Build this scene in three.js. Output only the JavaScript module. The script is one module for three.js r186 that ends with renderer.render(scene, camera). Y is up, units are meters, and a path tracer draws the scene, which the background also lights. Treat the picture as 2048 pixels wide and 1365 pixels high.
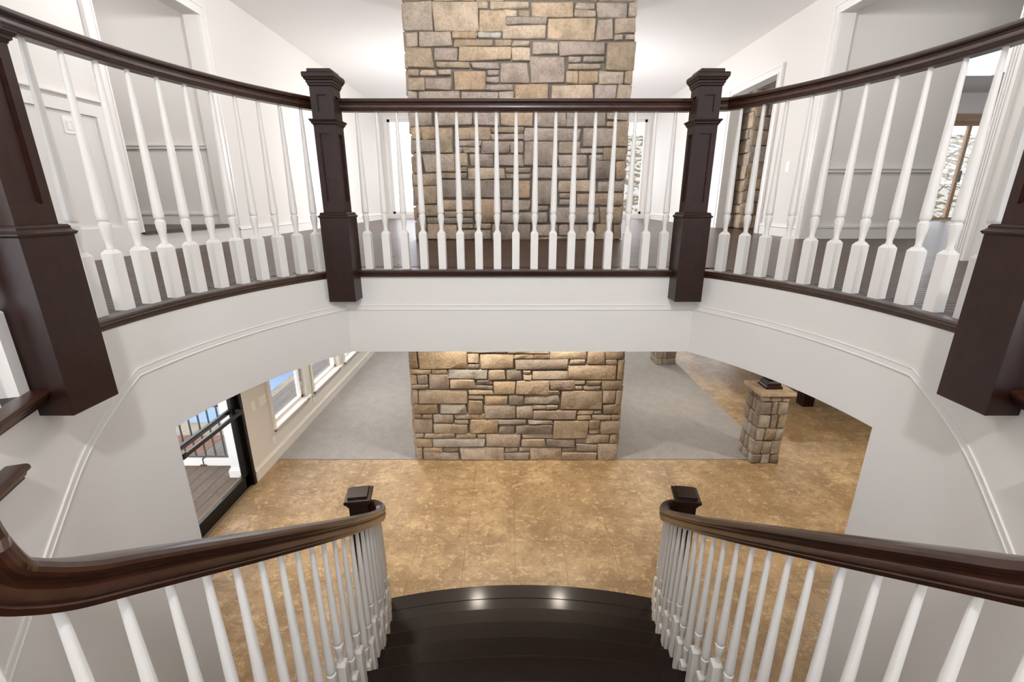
import * as THREE from 'three';
import { mergeGeometries, toCreasedNormals } from 'three/addons/utils/BufferGeometryUtils.js';

// ---------------------------------------------------------------- camera, sky, exposure
const scene = new THREE.Scene();
const FOCAL = 910;                                         // a 16 mm lens on a full frame, in pixels of a 2048 wide frame
const camera = new THREE.PerspectiveCamera(2 * Math.atan(682.5 / FOCAL) * 180 / Math.PI, 2048 / 1365, 0.05, 300);
camera.position.set(-0.057, 0.45, 0);
camera.rotation.set(-Math.atan(280.5 / FOCAL), 0, 0);
scene.add(camera);
const renderer = new THREE.WebGLRenderer();
renderer.toneMapping = THREE.LinearToneMapping;
renderer.toneMappingExposure = 1.0;
renderer.shadowMap.enabled = true;
scene.background = new THREE.Color().setRGB(3.5, 3.65, 3.9); // bright overcast winter sky
const CAN = 5.4, CAN_COLOR = 0xfff2e0;                     // recessed lamps in the lower ceiling, candela and colour
const GLOBE = 3.1, GLOBE_COLOR = 0xfdfcff;                   // added pendants out of view that brighten the upper level

// ---------------------------------------------------------------- levels and plan (metres; y = 0 is the upper floor)
const LOW = -3.03, SOFFIT = -0.595, CEIL = 2.69, XL = -3.36, XR = 3.51, ZB = -12.5, ZF = 2.2, CH = -5.61;
const V = (x, y, z) => new THREE.Vector3(x, y, z);
let seed = 7;
const rnd = () => { seed = (seed * 1664525 + 1013904223) >>> 0; return seed / 4294967296; };
const rr = (a, b) => a + (b - a) * rnd();

// ---------------------------------------------------------------- textures
function hash(x, y, s) { let h = (x * 374761393 + y * 668265263 + s * 982451653) | 0; h = Math.imul(h ^ (h >>> 13), 1274126177); return ((h ^ (h >>> 16)) >>> 0) / 4294967296; }
function noise(u, v, p, s) {                                // periodic value noise, p cells a side
  const x = u * p, y = v * p, xi = Math.floor(x), yi = Math.floor(y), fx = x - xi, fy = y - yi, m = (a) => ((a % p) + p) % p;
  const sx = fx * fx * (3 - 2 * fx), sy = fy * fy * (3 - 2 * fy);
  const a = hash(m(xi), m(yi), s), b = hash(m(xi + 1), m(yi), s), c = hash(m(xi), m(yi + 1), s), d = hash(m(xi + 1), m(yi + 1), s);
  return a + (b - a) * sx + (c - a) * sy + (a - b - c + d) * sx * sy;
}
function fbm(u, v, p, s, o = 4) { let t = 0, w = 0.5, n = 0; for (let i = 0; i < o; i++) { t += w * noise(u, v, p << i, s + i); n += w; w *= 0.55; } return t / n; }
function tex(size, fn, srgb = true) {
  const d = new Uint8Array(size * size * 4);
  for (let j = 0; j < size; j++) for (let i = 0; i < size; i++) {
    const c = fn(i / size, j / size), k = (j * size + i) * 4;
    for (let q = 0; q < 3; q++) d[k + q] = Math.max(0, Math.min(255, Math.round(255 * (Array.isArray(c) ? c[q] : c))));
    d[k + 3] = 255;
  }
  const t = new THREE.DataTexture(d, size, size);
  t.wrapS = t.wrapT = THREE.RepeatWrapping; t.magFilter = THREE.LinearFilter; t.minFilter = THREE.LinearMipmapLinearFilter; t.generateMipmaps = true;
  if (srgb) t.colorSpace = THREE.SRGBColorSpace;
  t.needsUpdate = true;
  return t;
}
const lerp = (a, b, t) => a + (b - a) * t, mix3 = (a, b, t) => [0, 1, 2].map((i) => lerp(a[i], b[i], t)), clamp = (t) => Math.max(0, Math.min(1, t));
const stoneMap = tex(512, (u, v) => {
  const a = fbm(u, v, 6, 11, 5), b = fbm(u, v, 40, 31, 3), c = noise(u, v, 130, 3);
  const k = 0.80 + 0.26 * (a - 0.5) + 0.22 * (b - 0.5) + 0.08 * (c - 0.5) - (b > 0.72 ? 0.10 : 0);
  return [k, k * 0.995, k * (0.965 + 0.05 * a)];
});
const stoneBump = tex(512, (u, v) => 0.5 * fbm(u, v, 14, 51, 4) + 0.35 * fbm(u * 1.0, v, 48, 71, 3) + 0.15 * noise(u, v, 120, 5), false);
const tileMap = tex(1024, (u, v) => {
  const a = fbm(u, v, 7, 101, 5), b = fbm(u, v, 30, 131, 4), c = fbm(u, v, 120, 171, 2), st = fbm(u + 0.12 * b, v + 0.1 * a, 60, 191, 3);
  let col = mix3([0.560, 0.462, 0.335], [0.705, 0.605, 0.462], clamp((a - 0.30) * 2.1));
  col = mix3(col, [0.500, 0.405, 0.290], clamp((b - 0.50) * 3.2) * 0.6);
  col = mix3(col, [0.835, 0.735, 0.585], clamp((st - 0.60) * 7) * 0.5);
  return col.map((t) => t + 0.08 * (c - 0.5));
});
const carpetMap = tex(512, (u, v) => {
  const g = 24, s = Math.abs(((u + v) * g) % 1 - 0.5) * 2, t = Math.abs(((u - v + 4) * g) % 1 - 0.5) * 2;
  const line = Math.max(s, t) > 0.80 ? 1 : 0, n = noise(u, v, 256, 61), m = fbm(u, v, 8, 63, 3);
  const k = 0.60 + 0.07 * line + 0.16 * (n - 0.5) + 0.05 * (m - 0.5);
  return [k * 1.0, k * 0.985, k * 0.975];
});
const carpetBump = tex(512, (u, v) => { const g = 24, s = Math.abs(((u + v) * g) % 1 - 0.5) * 2, t = Math.abs(((u - v + 4) * g) % 1 - 0.5) * 2; return 0.4 * (Math.max(s, t) > 0.8 ? 1 : 0) + 0.6 * noise(u, v, 256, 65); }, false);
const grainMap = tex(512, (u, v) => {                       // streaks along u
  const w = 0.03 * fbm(u, v, 4, 201, 3), a = fbm(u * 1, v + w, 1, 203, 1), s = 0.5 * noise(u * 1 + 0.2 * w, (v + w), 64, 205) * 1 + 0.5 * fbmStreak(u, v + w);
  const k = 0.72 + 0.30 * (s - 0.5) + 0.18 * (fbm(u, v, 3, 207, 3) - 0.5) + 0 * a;
  return [k, k * 0.98, k * 0.96];
});
function fbmStreak(u, v) {                                  // anisotropic: 6 cells along u, many across
  let t = 0; const P = [[4, 40], [8, 90], [6, 170]], W = [0.5, 0.3, 0.2];
  for (let i = 0; i < 3; i++) {
    const [px, py] = P[i], x = u * px, y = v * py, xi = Math.floor(x), yi = Math.floor(y), fx = x - xi, fy = y - yi;
    const sx = fx * fx * (3 - 2 * fx), sy = fy * fy * (3 - 2 * fy), m = (a, p) => ((a % p) + p) % p, h = (a, b) => hash(m(a, px), m(b, py), 301 + i);
    const a = h(xi, yi), b = h(xi + 1, yi), c = h(xi, yi + 1), d = h(xi + 1, yi + 1);
    t += W[i] * (a + (b - a) * sx + (c - a) * sy + (a - b - c + d) * sx * sy);
  }
  return t;
}
const hillMap = tex(512, (u, v) => {
  const a = fbm(u, v, 24, 401, 4), b = fbm(u, v, 10, 421, 3);
  let c = mix3([0.42, 0.36, 0.25], [0.66, 0.60, 0.46], clamp((a - 0.3) * 2));
  return mix3(c, [0.93, 0.94, 0.95], clamp((b + 0.5 * a - 0.70) * 9));
});

// ---------------------------------------------------------------- materials
const std = (color, roughness, o = {}) => new THREE.MeshStandardMaterial({ color, roughness, ...o });
const M = {
  wall: std(0xe3dfd9, 0.85), ceiling: std(0xe9e6e2, 0.9), trim: std(0xe8e5e0, 0.42), baluster: std(0xe6e2dc, 0.4),
  wood: new THREE.MeshPhysicalMaterial({ color: 0x3b1f17, roughness: 0.42, map: grainMap, specularIntensity: 0.7, clearcoat: 0.1, clearcoatRoughness: 0.22 }),
  rail: new THREE.MeshPhysicalMaterial({ color: 0x4a2818, roughness: 0.34, map: grainMap, clearcoat: 0.4, clearcoatRoughness: 0.16 }),
  tread: new THREE.MeshPhysicalMaterial({ color: 0x26140d, roughness: 0.45, map: grainMap, specularIntensity: 0.5, clearcoat: 0.16, clearcoatRoughness: 0.14 }),
  tile: std(0xffffff, 0.42, { map: tileMap }),
  carpet: std(0xffffff, 1, { map: carpetMap, bumpMap: carpetBump, bumpScale: 0.004 }),
  mortar: std(0x787167, 1), sub: std(0x6b5a48, 0.9),
  black: std(0x1b1917, 0.35, { metalness: 0.5 }), iron: std(0x3d3936, 0.5, { metalness: 0.4 }), bar: std(0x4a4744, 0.3, { metalness: 0.8 }),
  glass: new THREE.MeshPhysicalMaterial({ color: 0xffffff, roughness: 0, transmission: 1, thickness: 0, ior: 1.45 }),
  plate: std(0xf4f2ee, 0.4), cap: std(0xf0dabb, 0.8, { map: stoneMap }), oak: std(0xdcb98f, 0.5, { map: grainMap }), grey: std(0x8b8884, 0.6),
  snow: std(0xdfe1e4, 0.95), concrete: std(0x98907f, 0.95, { map: stoneMap }), deck: std(0x6f6257, 0.8, { map: grainMap }), deckGrey: std(0x78736d, 0.8, { map: grainMap }),
  pool: std(0x3a658e, 0.35), brick: std(0x7d5242, 0.9, { map: stoneMap }), brick2: std(0x8a5f4e, 0.9, { map: stoneMap }), hill: std(0x8f8a80, 1, { map: hillMap }), bark: std(0x5c4a3c, 1, { map: stoneMap }),
  dark: std(0x2b1a14, 0.4), strip: std(0x2c2725, 0.5),
};
const PLANK = [0x563726, 0x5f3e2c, 0x4d3122, 0x684632].map((c) => new THREE.MeshPhysicalMaterial({ color: c, roughness: 0.4, map: grainMap, specularIntensity: 0.55, clearcoat: 0.12, clearcoatRoughness: 0.15 }));
const STONE = {}, TONE = { t: 0xe3cdb0, o: 0xdcc2a4, b: 0xd6c5b0, g: 0xc9bbab, p: 0xcdbcad, s: 0xdad4ca, d: 0xb3a596, k: 0xcab69a };
for (const k in TONE) STONE[k] = [0, 1].map((i) => { const c = new THREE.Color(TONE[k]); c.offsetHSL(0, 0, i ? -0.03 : 0.015); return new THREE.MeshStandardMaterial({ color: c, roughness: 0.95, map: stoneMap, bumpMap: stoneBump, bumpScale: 0.011 }); });

// ---------------------------------------------------------------- builders
const taken = {};
function numbered(n) { taken[n] = (taken[n] ?? -1) + 1; return taken[n] ? `${n}_${String(taken[n]).padStart(3, '0')}` : n; }
function put(o) { o.castShadow = o.receiveShadow = true; return o; }
function mesh(name, geo, mat, parent) { const m = put(new THREE.Mesh(Array.isArray(geo) ? merge(geo) : geo, mat)); m.name = parent === scene ? numbered(name) : name; parent.add(m); return m; }
function merge(list) { return list.length === 1 ? list[0] : mergeGeometries(list.map((g) => { const h = g.index ? g.toNonIndexed() : g; for (const k of Object.keys(h.attributes)) if (!['position', 'normal', 'uv'].includes(k)) h.deleteAttribute(k); return h; })); }
function thing(name, label, category, pos = [0, 0, 0], turn = 0, group) {
  const o = new THREE.Group(); o.name = numbered(name); o.position.set(...pos); o.rotation.y = turn; scene.add(o);
  o.userData = { label, category }; if (group) o.userData.group = group; return o;
}
function tag(o, label, category, group) { Object.assign(o.userData, { label, category }); if (group) o.userData.group = group; return o; }
function struct(name, label, geo, mat) {
  const o = geo ? mesh(name, geo, mat, scene) : new THREE.Group();
  if (!geo) { o.name = numbered(name); scene.add(o); }
  o.userData = { kind: 'structure', label, category: name.split('_')[0] }; return o;
}
// uv in metres with the grain along one axis
function grain(geo, axis = 1, k = 1, off = 0) {
  const p = geo.attributes.position, uv = new Float32Array(p.count * 2), a = [(i) => p.getX(i), (i) => p.getY(i), (i) => p.getZ(i)], [b, c] = [0, 1, 2].filter((q) => q !== axis);
  for (let i = 0; i < p.count; i++) { uv[2 * i] = (a[axis](i) * 0.7 + off) * k; uv[2 * i + 1] = (a[b](i) + a[c](i) + off * 1.7) * k; }
  geo.setAttribute('uv', new THREE.BufferAttribute(uv, 2)); return geo;
}
function flatUV(geo, k = 1, ou = 0, ov = 0) {               // uv in metres by the way each face points
  const p = geo.attributes.position, n = geo.attributes.normal, uv = new Float32Array(p.count * 2);
  for (let i = 0; i < p.count; i++) {
    const x = Math.abs(n.getX(i)), y = Math.abs(n.getY(i)), z = Math.abs(n.getZ(i));
    const [u, v] = y >= x && y >= z ? [p.getX(i), p.getZ(i)] : x > z ? [p.getZ(i), p.getY(i)] : [p.getX(i), p.getY(i)];
    uv[2 * i] = u * k + ou; uv[2 * i + 1] = v * k + ov;
  }
  geo.setAttribute('uv', new THREE.BufferAttribute(uv, 2)); return geo;
}
// box by its limits
function B(x0, x1, y0, y1, z0, z1) { return new THREE.BoxGeometry(Math.abs(x1 - x0), Math.abs(y1 - y0), Math.abs(z1 - z0)).translate((x0 + x1) / 2, (y0 + y1) / 2, (z0 + z1) / 2); }
// square turned profile: list of [half width, y]
function square(profile) {
  const g = new THREE.LatheGeometry(profile.map(([h, y]) => new THREE.Vector2(Math.max(1e-4, h * Math.SQRT2), y)), 4).rotateY(Math.PI / 4).toNonIndexed();
  g.computeVertexNormals(); return g;
}
// a profile of [side, up] swept along points; caps at both ends. upright keeps the profile vertical
function sweep(profile, path, { upright = false, crease = 0.5, caps = true } = {}) {
  const n = path.length, m = profile.length, Y = V(0, 1, 0), rings = [], len = [0];
  for (let i = 0; i < n; i++) {
    const a = path[Math.max(0, i - 1)], b = path[Math.min(n - 1, i + 1)], T = b.clone().sub(a).normalize();
    let S = T.clone().cross(Y); if (S.lengthSq() < 0.02 && i) S = rings[i - 1].S.clone(); S.normalize();
    const U = upright ? Y : S.clone().cross(T).normalize();
    rings.push({ S, pts: profile.map(([s, u]) => path[i].clone().addScaledVector(S, s).addScaledVector(U, u)) });
    if (i) len.push(len[i - 1] + path[i].distanceTo(path[i - 1]));
  }
  const per = [0]; for (let j = 0; j < m; j++) { const a = profile[j], b = profile[(j + 1) % m]; per.push(per[j] + Math.hypot(a[0] - b[0], a[1] - b[1])); }
  const pos = [], uv = [], v = (i, j) => { const p = rings[i].pts[j % m]; pos.push(p.x, p.y, p.z); uv.push(len[i] * 0.7, per[j]); };
  for (let i = 0; i < n - 1; i++) for (let j = 0; j < m; j++) { v(i, j); v(i, j + 1); v(i + 1, j + 1); v(i, j); v(i + 1, j + 1); v(i + 1, j); }
  if (caps) {
    const tri = THREE.ShapeUtils.triangulateShape(profile.map(([a, b]) => new THREE.Vector2(a, b)), []);
    for (const i of [0, n - 1]) for (const t of tri) for (const j of t) v(i, j);
  }
  const g = new THREE.BufferGeometry();
  g.setAttribute('position', new THREE.Float32BufferAttribute(pos, 3)); g.setAttribute('uv', new THREE.Float32BufferAttribute(uv, 2)); g.computeVertexNormals();
  return crease ? toCreasedNormals(g, crease) : g;
}
const mirrored = (half) => [...half, ...half.slice().reverse().map(([a, b]) => [-a, b])];
// slab from an outline of [x, z] between two heights
function slab(outline, y0, y1, bevel = 0) {
  const s = new THREE.Shape(outline.map(([x, z]) => new THREE.Vector2(x, -z)));
  return new THREE.ExtrudeGeometry(s, { depth: y1 - y0 - 2 * bevel, bevelEnabled: bevel > 0, bevelSize: bevel, bevelThickness: bevel, bevelOffset: -bevel, bevelSegments: 2, curveSegments: 4 }).rotateX(-Math.PI / 2).translate(0, y0 + bevel, 0);
}
// upright wall of some thickness along a plan polyline of [x, z]; d0, d1 offsets away from the stairwell
function band(pts, d0, d1, y0, y1) {
  const a = offset(pts, d0), b = offset(pts, d1).reverse();
  const g = slab([...a, ...b], y0, y1); return toCreasedNormals(g, 0.4);
}
function offset(pts, d) {
  return pts.map((p, i) => {
    const a = pts[Math.max(0, i - 1)], b = pts[Math.min(pts.length - 1, i + 1)], tx = b[0] - a[0], tz = b[1] - a[1], l = Math.hypot(tx, tz), s = Math.sign(pts[Math.floor(pts.length / 2)][0]) || 1;
    return [p[0] + d * (-tz / l) * -s, p[1] + d * (tx / l) * -s];
  });
}

// the oval edge of the stairwell, as [x, z], from the bridge towards the camera
const well = [];
for (let k = 0; k <= 30; k++) { const z = -3.13 + 1.36 * k / 30; well.push([-0.5 + Math.sqrt(2.165 ** 2 - (z + 1.77) ** 2), z]); }
const lowerCurve = new THREE.CatmullRomCurve3([V(1.66, 0, -1.9), V(1.665, 0, -1.77), V(1.645, 0, -1.55), V(1.565, 0, -1.3), V(1.47, 0, -1.05), V(1.37, 0, -0.78), V(1.28, 0, -0.5), V(1.2, 0, -0.2), V(1.12, 0, 0.1), V(1.05, 0, 0.4)]);
for (let k = 1; k <= 60; k++) { const p = lowerCurve.getPoint(k / 60); if (p.z > -1.76) well.push([p.x, p.z]); }
const side = (s, pts = well) => pts.map(([x, z]) => [s * x, z]);
const between = (z0, z1, pts = well) => pts.filter(([, z]) => z >= z0 - 1e-6 && z <= z1 + 1e-6);
const cum = [0]; for (let i = 1; i < well.length; i++) cum.push(cum[i - 1] + Math.hypot(well[i][0] - well[i - 1][0], well[i][1] - well[i - 1][1]));
function along(s) { let i = 1; while (i < cum.length - 1 && cum[i] < s) i++; const t = (s - cum[i - 1]) / (cum[i] - cum[i - 1]); return [lerp(well[i - 1][0], well[i][0], t), lerp(well[i - 1][1], well[i][1], t)]; }
function lengthAt(z) { for (let i = 1; i < well.length; i++) if (well[i][1] >= z) return cum[i - 1] + (cum[i] - cum[i - 1]) * (z - well[i - 1][1]) / (well[i][1] - well[i - 1][1]); return cum[cum.length - 1]; }
const cut = (s0, s1, n) => Array.from({ length: n + 1 }, (_, k) => along(lerp(s0, s1, k / n)));

// ================================================================ STRUCTURE
// ---- lower floor: vinyl stone tiles, grey carpet
const floor = struct('floor', 'lower floor of tan stone-look tiles with a grey carpet');
mesh('subfloor', B(XL - 0.3, 7.8, LOW - 0.2, LOW - 0.012, ZB - 0.2, ZF), M.sub, floor);
{
  const x0 = -1.057, z0 = -5.08, tw = 0.513, td = 0.533, gap = 0.0007;
  for (let i = -5; i <= 17; i++) for (let j = -14; j <= 6; j++) {
    let a = x0 + i * tw, b = a + tw, c = z0 + j * td, d = c + td;
    a = Math.max(a, XL); b = Math.min(b, 7.5); c = Math.max(c, ZB); d = Math.min(d, -1.9);
    if (b - a < 0.02 || d - c < 0.02) continue;
    const spots = [];
    if (c >= -5.62) spots.push([a, b, c, d]);
    else if (d > -5.62) { spots.push([a, b, -5.62, d]); if (b > 3.63) spots.push([Math.max(a, 3.63), b, c, -5.62]); }
    else if (b > 3.63) spots.push([Math.max(a, 3.63), b, c, d]);
    for (const [p, q, r, s] of spots) {
      const g = slab([[p + gap, r + gap], [q - gap, r + gap], [q - gap, s - gap], [p + gap, s - gap]], LOW - 0.012, LOW, 0.0006);
      mesh('tile', flatUV(g, 0.5, rr(0, 0.02), rr(0, 0.02)), M.tile, floor);
    }
  }
  mesh('carpet', flatUV(B(XL, 3.625, LOW - 0.012, LOW + 0.006, ZB, -5.625), 1.1), M.carpet, floor);
}
// ---- upper floor: strip planks, border, slab, and the ceiling below
const notch = (d, wide) => {
  const r = offset(between(-3.13, -1.37), d), l = r.map(([x, z]) => [-x, z]);
  return [[XL - 0.15, -1.3], [-wide, -1.3], [-wide, -1.37], ...l.slice().reverse().filter(([, z]) => z > -3.17), ...r.filter(([, z]) => z > -3.17), [wide, -1.37], [wide, -1.3], [12.6, -1.3], [12.6, ZB - 0.15], [XL - 0.15, ZB - 0.15]];
};
const upper = struct('floor_upper', 'dark strip hardwood floor of the upper hall around the stairwell');
mesh('slab', slab(notch(0.06, 2.75), SOFFIT + 0.03, -0.02), M.dark, upper);
struct('ceiling_lower', 'white ceiling over the lower room', slab(notch(0.16, 2.75), SOFFIT, SOFFIT + 0.029), M.ceiling);
{
  const W = 0.0585, rows = [];
  for (let k = 0; k < 76; k++) rows.push(-1.4 - k * W);
  const edge = (z) => { if (z < -3.24) return 0; const p = offset(well, 0.125); let b = 0; for (let i = 1; i < p.length; i++) if ((p[i - 1][1] - z) * (p[i][1] - z) <= 0) b = Math.max(b, Math.max(p[i - 1][0], p[i][0])); return b; };
  const far = [];
  rows.forEach((z, k) => {
    const e = z < -3.24 ? 0 : Math.max(edge(z), edge(z - W), z - W < -3.21 && z > -3.3 ? 1.2 : 0);
    const spans = e ? [[XL, -e], [e, XR]] : [[XL, XR]];
    for (const [a, b] of spans) {
      let x = a; const first = rr(0.5, 1.5);
      while (x < b - 0.001) {
        let x1 = Math.min(b, x + (x === a ? first : rr(1.3, 2.1))); if (b - x1 < 0.35) x1 = b;
        const g = grain(slab([[x + 0.0016, z - W + 0.0022], [x1 - 0.0016, z - W + 0.0022], [x1 - 0.0016, z - 0.0022], [x + 0.0016, z - 0.0022]], -0.02, 0, 0.0014), 0, 1, rr(0, 5));
        if (z > -5.05) mesh('plank', g, PLANK[Math.floor(rnd() * 4)], upper); else far.push(g);
        x = x1;
      }
    }
  });
  const beyond = mesh('planks_beyond', far, PLANK[1], upper); beyond.userData.kind = 'stuff';
  mesh('far_boards', grain(B(XL, XR, -0.02, 0, ZB, -1.4 - 76 * W), 0), PLANK[0], upper);
  for (const s of [1, -1]) { const pts = side(s, between(-3.1, -1.5)); mesh('border_board', grain(slab([...offset(pts, 0.02), ...offset(pts, 0.13).reverse()], -0.02, 0.0005), 2), M.tread, upper); }
  mesh('border_board', grain(B(-1.26, 1.26, -0.02, 0.0005, -3.24, -3.1), 0), M.tread, upper);
  mesh('side_floor', grain(B(XR + 0.16, 12.4, -0.02, 0, -11, -2.9), 0), PLANK[2], upper);
  mesh('doorway_floor', grain(merge([B(XR, XR + 0.16, -0.02, 0, -5.73, -3.7), B(XR, XR + 0.16, -0.02, 0, -8.15, -6.84)]), 0), PLANK[2], upper);
}
struct('ceiling', 'flat white ceiling of the upper hall', merge([B(XL - 0.15, XR + 0.15, CEIL, CEIL + 0.2, ZB - 0.15, -1.2), B(-2.95, 2.95, CEIL, CEIL + 0.2, -1.2, ZF + 0.15), B(XR + 0.15, 7.4, CEIL, CEIL + 0.2, -11.2, -2.8), B(8.9, 12.6, CEIL, CEIL + 0.2, -11.2, -2.8), B(7.4, 8.9, CEIL, CEIL + 0.2, -11.2, -9.6), B(7.4, 8.9, CEIL, CEIL + 0.2, -8.0, -2.8)]), M.ceiling);
struct('floor_landing', 'dark wood half landing behind the top of the lower flight', grain(B(-2.75, 2.75, -1.25, -1.094, -0.4, ZF), 0), M.tread);

// wall along z (constant x) with openings [z0, z1, y0, y1] (z0 < z1)
function wallZ(x0, x1, y0, y1, za, zb, holes) {
  const out = []; let z = za;
  for (const [a, b, c, d] of holes.slice().sort((p, q) => p[0] - q[0])) { if (a > z) out.push(B(x0, x1, y0, y1, z, a)); if (c > y0) out.push(B(x0, x1, y0, c, a, b)); if (d < y1) out.push(B(x0, x1, d, y1, a, b)); z = b; }
  if (z < zb) out.push(B(x0, x1, y0, y1, z, zb)); return out;
}
function wallX(z0, z1, y0, y1, xa, xb, holes) {
  const out = []; let x = xa;
  for (const [a, b, c, d] of holes.slice().sort((p, q) => p[0] - q[0])) { if (a > x) out.push(B(x, a, y0, y1, z0, z1)); if (c > y0) out.push(B(a, b, y0, c, z0, z1)); if (d < y1) out.push(B(a, b, d, y1, z0, z1)); x = b; }
  if (x < xb) out.push(B(x, xb, y0, y1, z0, z1)); return out;
}
const lowWin = [[-6.72, -5.72, -2.56, -0.95], [-8.12, -7.02, -2.56, -0.95], [-9.55, -8.45, -2.56, -0.95]];
const wallLeft = struct('wall_left', 'white left wall with the raised cased opening above and windows below', [
  ...wallZ(XL - 0.15, XL, 0, CEIL, ZB, -1.22, [[-5.565, -4.17, 0.18, 2.32]]),
  ...wallZ(XL - 0.15, XL, LOW, 0, ZB, -1.9, [...lowWin, [-5.08, -3.9, LOW, -0.85]])], M.wall);
const wallRight = struct('wall_right', 'white right wall of the upper hall with two cased openings', wallZ(XR, XR + 0.15, 0, CEIL, ZB, -1.22, [[-8.15, -6.84, 0, 2.07], [-5.73, -3.7, 0, 2.39]]), M.wall);
const upWin = [[-3.2, -2.05], [-1.85, -0.1], [0.1, 1.85], [2.1, 3.35]];
struct('wall_back', 'white far wall behind the stone chimney', [
  ...wallX(ZB - 0.15, ZB, 0, CEIL, XL - 0.15, XR + 0.15, upWin.map(([a, b]) => [a, b, 0.12, 2.4])),
  ...wallX(ZB - 0.15, ZB, LOW, 0, XL - 0.15, 7.6, [[-2.9, -0.6, -2.5, -0.85], [0.4, 2.6, -2.5, -0.85], [4, 6.5, -2.5, -0.85]])], M.wall);
struct('wall_front', 'white wall with a tall window behind the half landing', wallX(ZF, ZF + 0.15, LOW, CEIL, -2.9, 2.9, [[-1.1, 1.1, 0.1, 2.2]]), M.wall);
struct('wall_lower_right', 'white far right wall of the lower room', B(7.5, 7.65, LOW, SOFFIT, ZB, -1.9), M.wall);
for (const s of [-1, 1]) {
  struct(s < 0 ? 'wall_flight_left' : 'wall_flight_right', 'white partition outside the curved upper flight', wallZ(Math.min(s * 2.75, s * 2.9), Math.max(s * 2.75, s * 2.9), LOW, CEIL, -1.37, ZF, [[-0.9, 1.5, -0.3, 2.2]]), M.wall);
  struct(s < 0 ? 'wall_return_left' : 'wall_return_right', 'white return wall where the stair bay meets the hall', B(s * 2.75, s < 0 ? XL - 0.15 : XR + 0.15, 0, CEIL, -1.37, -1.22), M.wall);
  struct(s < 0 ? 'wall_lower_front_left' : 'wall_lower_front_right', 'white lower room wall beside the stairwell opening', B(s * 1.72, s < 0 ? XL : 7.5, LOW, SOFFIT + 0.02, -2.02, -1.9), M.wall);
}
// ---- drum wall of the stairwell with its moulding
const RISE2 = 0.16, RUN2 = 0.27, Y1 = -0.135, sTop = lengthAt(-1.4);
for (const s of [-1, 1]) {
  const w = struct(s < 0 ? 'wall_stairwell_left' : 'wall_stairwell_right', s < 0 ? 'curved white stairwell wall left of the opening under the balcony' : 'curved white stairwell wall right of the opening under the balcony');
  const pieces = [band(side(s, [...between(-3.13, -1.98), along(lengthAt(-1.97))]), 0.025, 0.16, SOFFIT, -0.03), band(side(s, [along(lengthAt(-1.97) - 0.001), ...between(-1.96, -1.41), along(sTop)]), 0.025, 0.16, LOW, -0.03)];
  for (let k = 1; k <= 7; k++) pieces.push(band(side(s, cut(sTop + (k - 1) * RUN2 - 0.005, sTop + k * RUN2, 6)), 0.025, 0.16, k > 6 ? -1.3 : LOW, Math.max(-1.12, Y1 - (k - 1) * RISE2 - 0.03)));
  mesh('plaster', pieces, M.wall, w);
  const path = [], prof = [[0, -0.02], [0.005, -0.02], [0.0062, -0.016], [0.0035, -0.011], [0.0035, 0.011], [0.0062, 0.016], [0.005, 0.02], [0, 0.02]].map(([a, b]) => [a * s, b]);
  const sT = lengthAt(-1.857);
  for (const [x, z] of offset(side(s, between(-3.13, -1.9)), 0.025)) path.push(V(x, -0.265, z));
  mesh('moulding', sweep(prof, path, { upright: true, crease: 0.3 }), M.trim, w);
  const low = offset(side(s, cut(sT, sT + 1.7, 30)), 0.025).map(([x, z], i) => V(x, -0.265 - 0.56 * 1.7 * i / 30, z));
  mesh('moulding', sweep(prof, [path[path.length - 1], ...low], { upright: true, crease: 0.3 }), M.trim, w);
}
{
  const w = struct('wall_bridge', 'flat white fascia under the bridge balustrade');
  mesh('plaster', B(-1.235, 1.235, SOFFIT, -0.03, -3.26, -3.13), M.wall, w);
  mesh('moulding', sweep([[0, -0.02], [-0.005, -0.02], [-0.0062, -0.016], [-0.0035, -0.011], [-0.0035, 0.011], [-0.0062, 0.016], [-0.005, 0.02], [0, 0.02]], [V(1.215, -0.265, -3.13), V(-1.215, -0.265, -3.13)], { upright: true, crease: 0.3 }), M.trim, w);
}

// ---- trim: casings, baseboards, chair rails, wainscot
const CAS = 0.105;
let trimN = 0;
function trimGroup(label) { return struct(`trim_${++trimN}`, label); }
function casingZ(x, s, z0, z1, y0, y1, label, flutes) {    // round an opening in a wall of constant x; s is the way it faces
  const t = trimGroup(label), d = 0.022 * s, e = 0.034 * s;
  for (const [a, b, nm] of [[z0 - CAS, z0, 'side_casing'], [z1, z1 + CAS, 'side_casing']]) {
    const outer = a < z0 ? [a, a + 0.022] : [b - 0.022, b];
    mesh(nm, [B(x, x + d, y0 + 0.001, y1 - 0.001, a + 0.002, b - 0.002), B(x, x + e, y0, y1 + CAS - 0.001, ...outer), ...(flutes ? [0, 1, 2, 3].map((k) => B(x, x + e * 0.95, y0, y1, a + 0.014 + k * 0.021, a + 0.026 + k * 0.021)) : [B(x, x + d * 1.3, y0 + 0.002, y1 - 0.003, a < z0 ? b - 0.016 : a, a < z0 ? b : a + 0.016)])], M.trim, t);
  }
  mesh('head_casing', [B(x, x + d, y1 + 0.001, y1 + CAS - 0.002, z0 - CAS + 0.023, z1 + CAS - 0.023), B(x, x + e, y1 + CAS - 0.022, y1 + CAS, z0 - CAS + 0.022, z1 + CAS - 0.022), B(x, x + d * 1.3, y1, y1 + 0.016, z0 - 0.016, z1 + 0.016)], M.trim, t);
  return t;
}
casingZ(XL, 1, -5.565, -4.17, 0.18, 2.32, 'white casing round the raised opening in the left wall');
casingZ(XR, -1, -8.15, -6.84, 0, 2.07, 'white casing round the far opening in the right wall');
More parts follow.
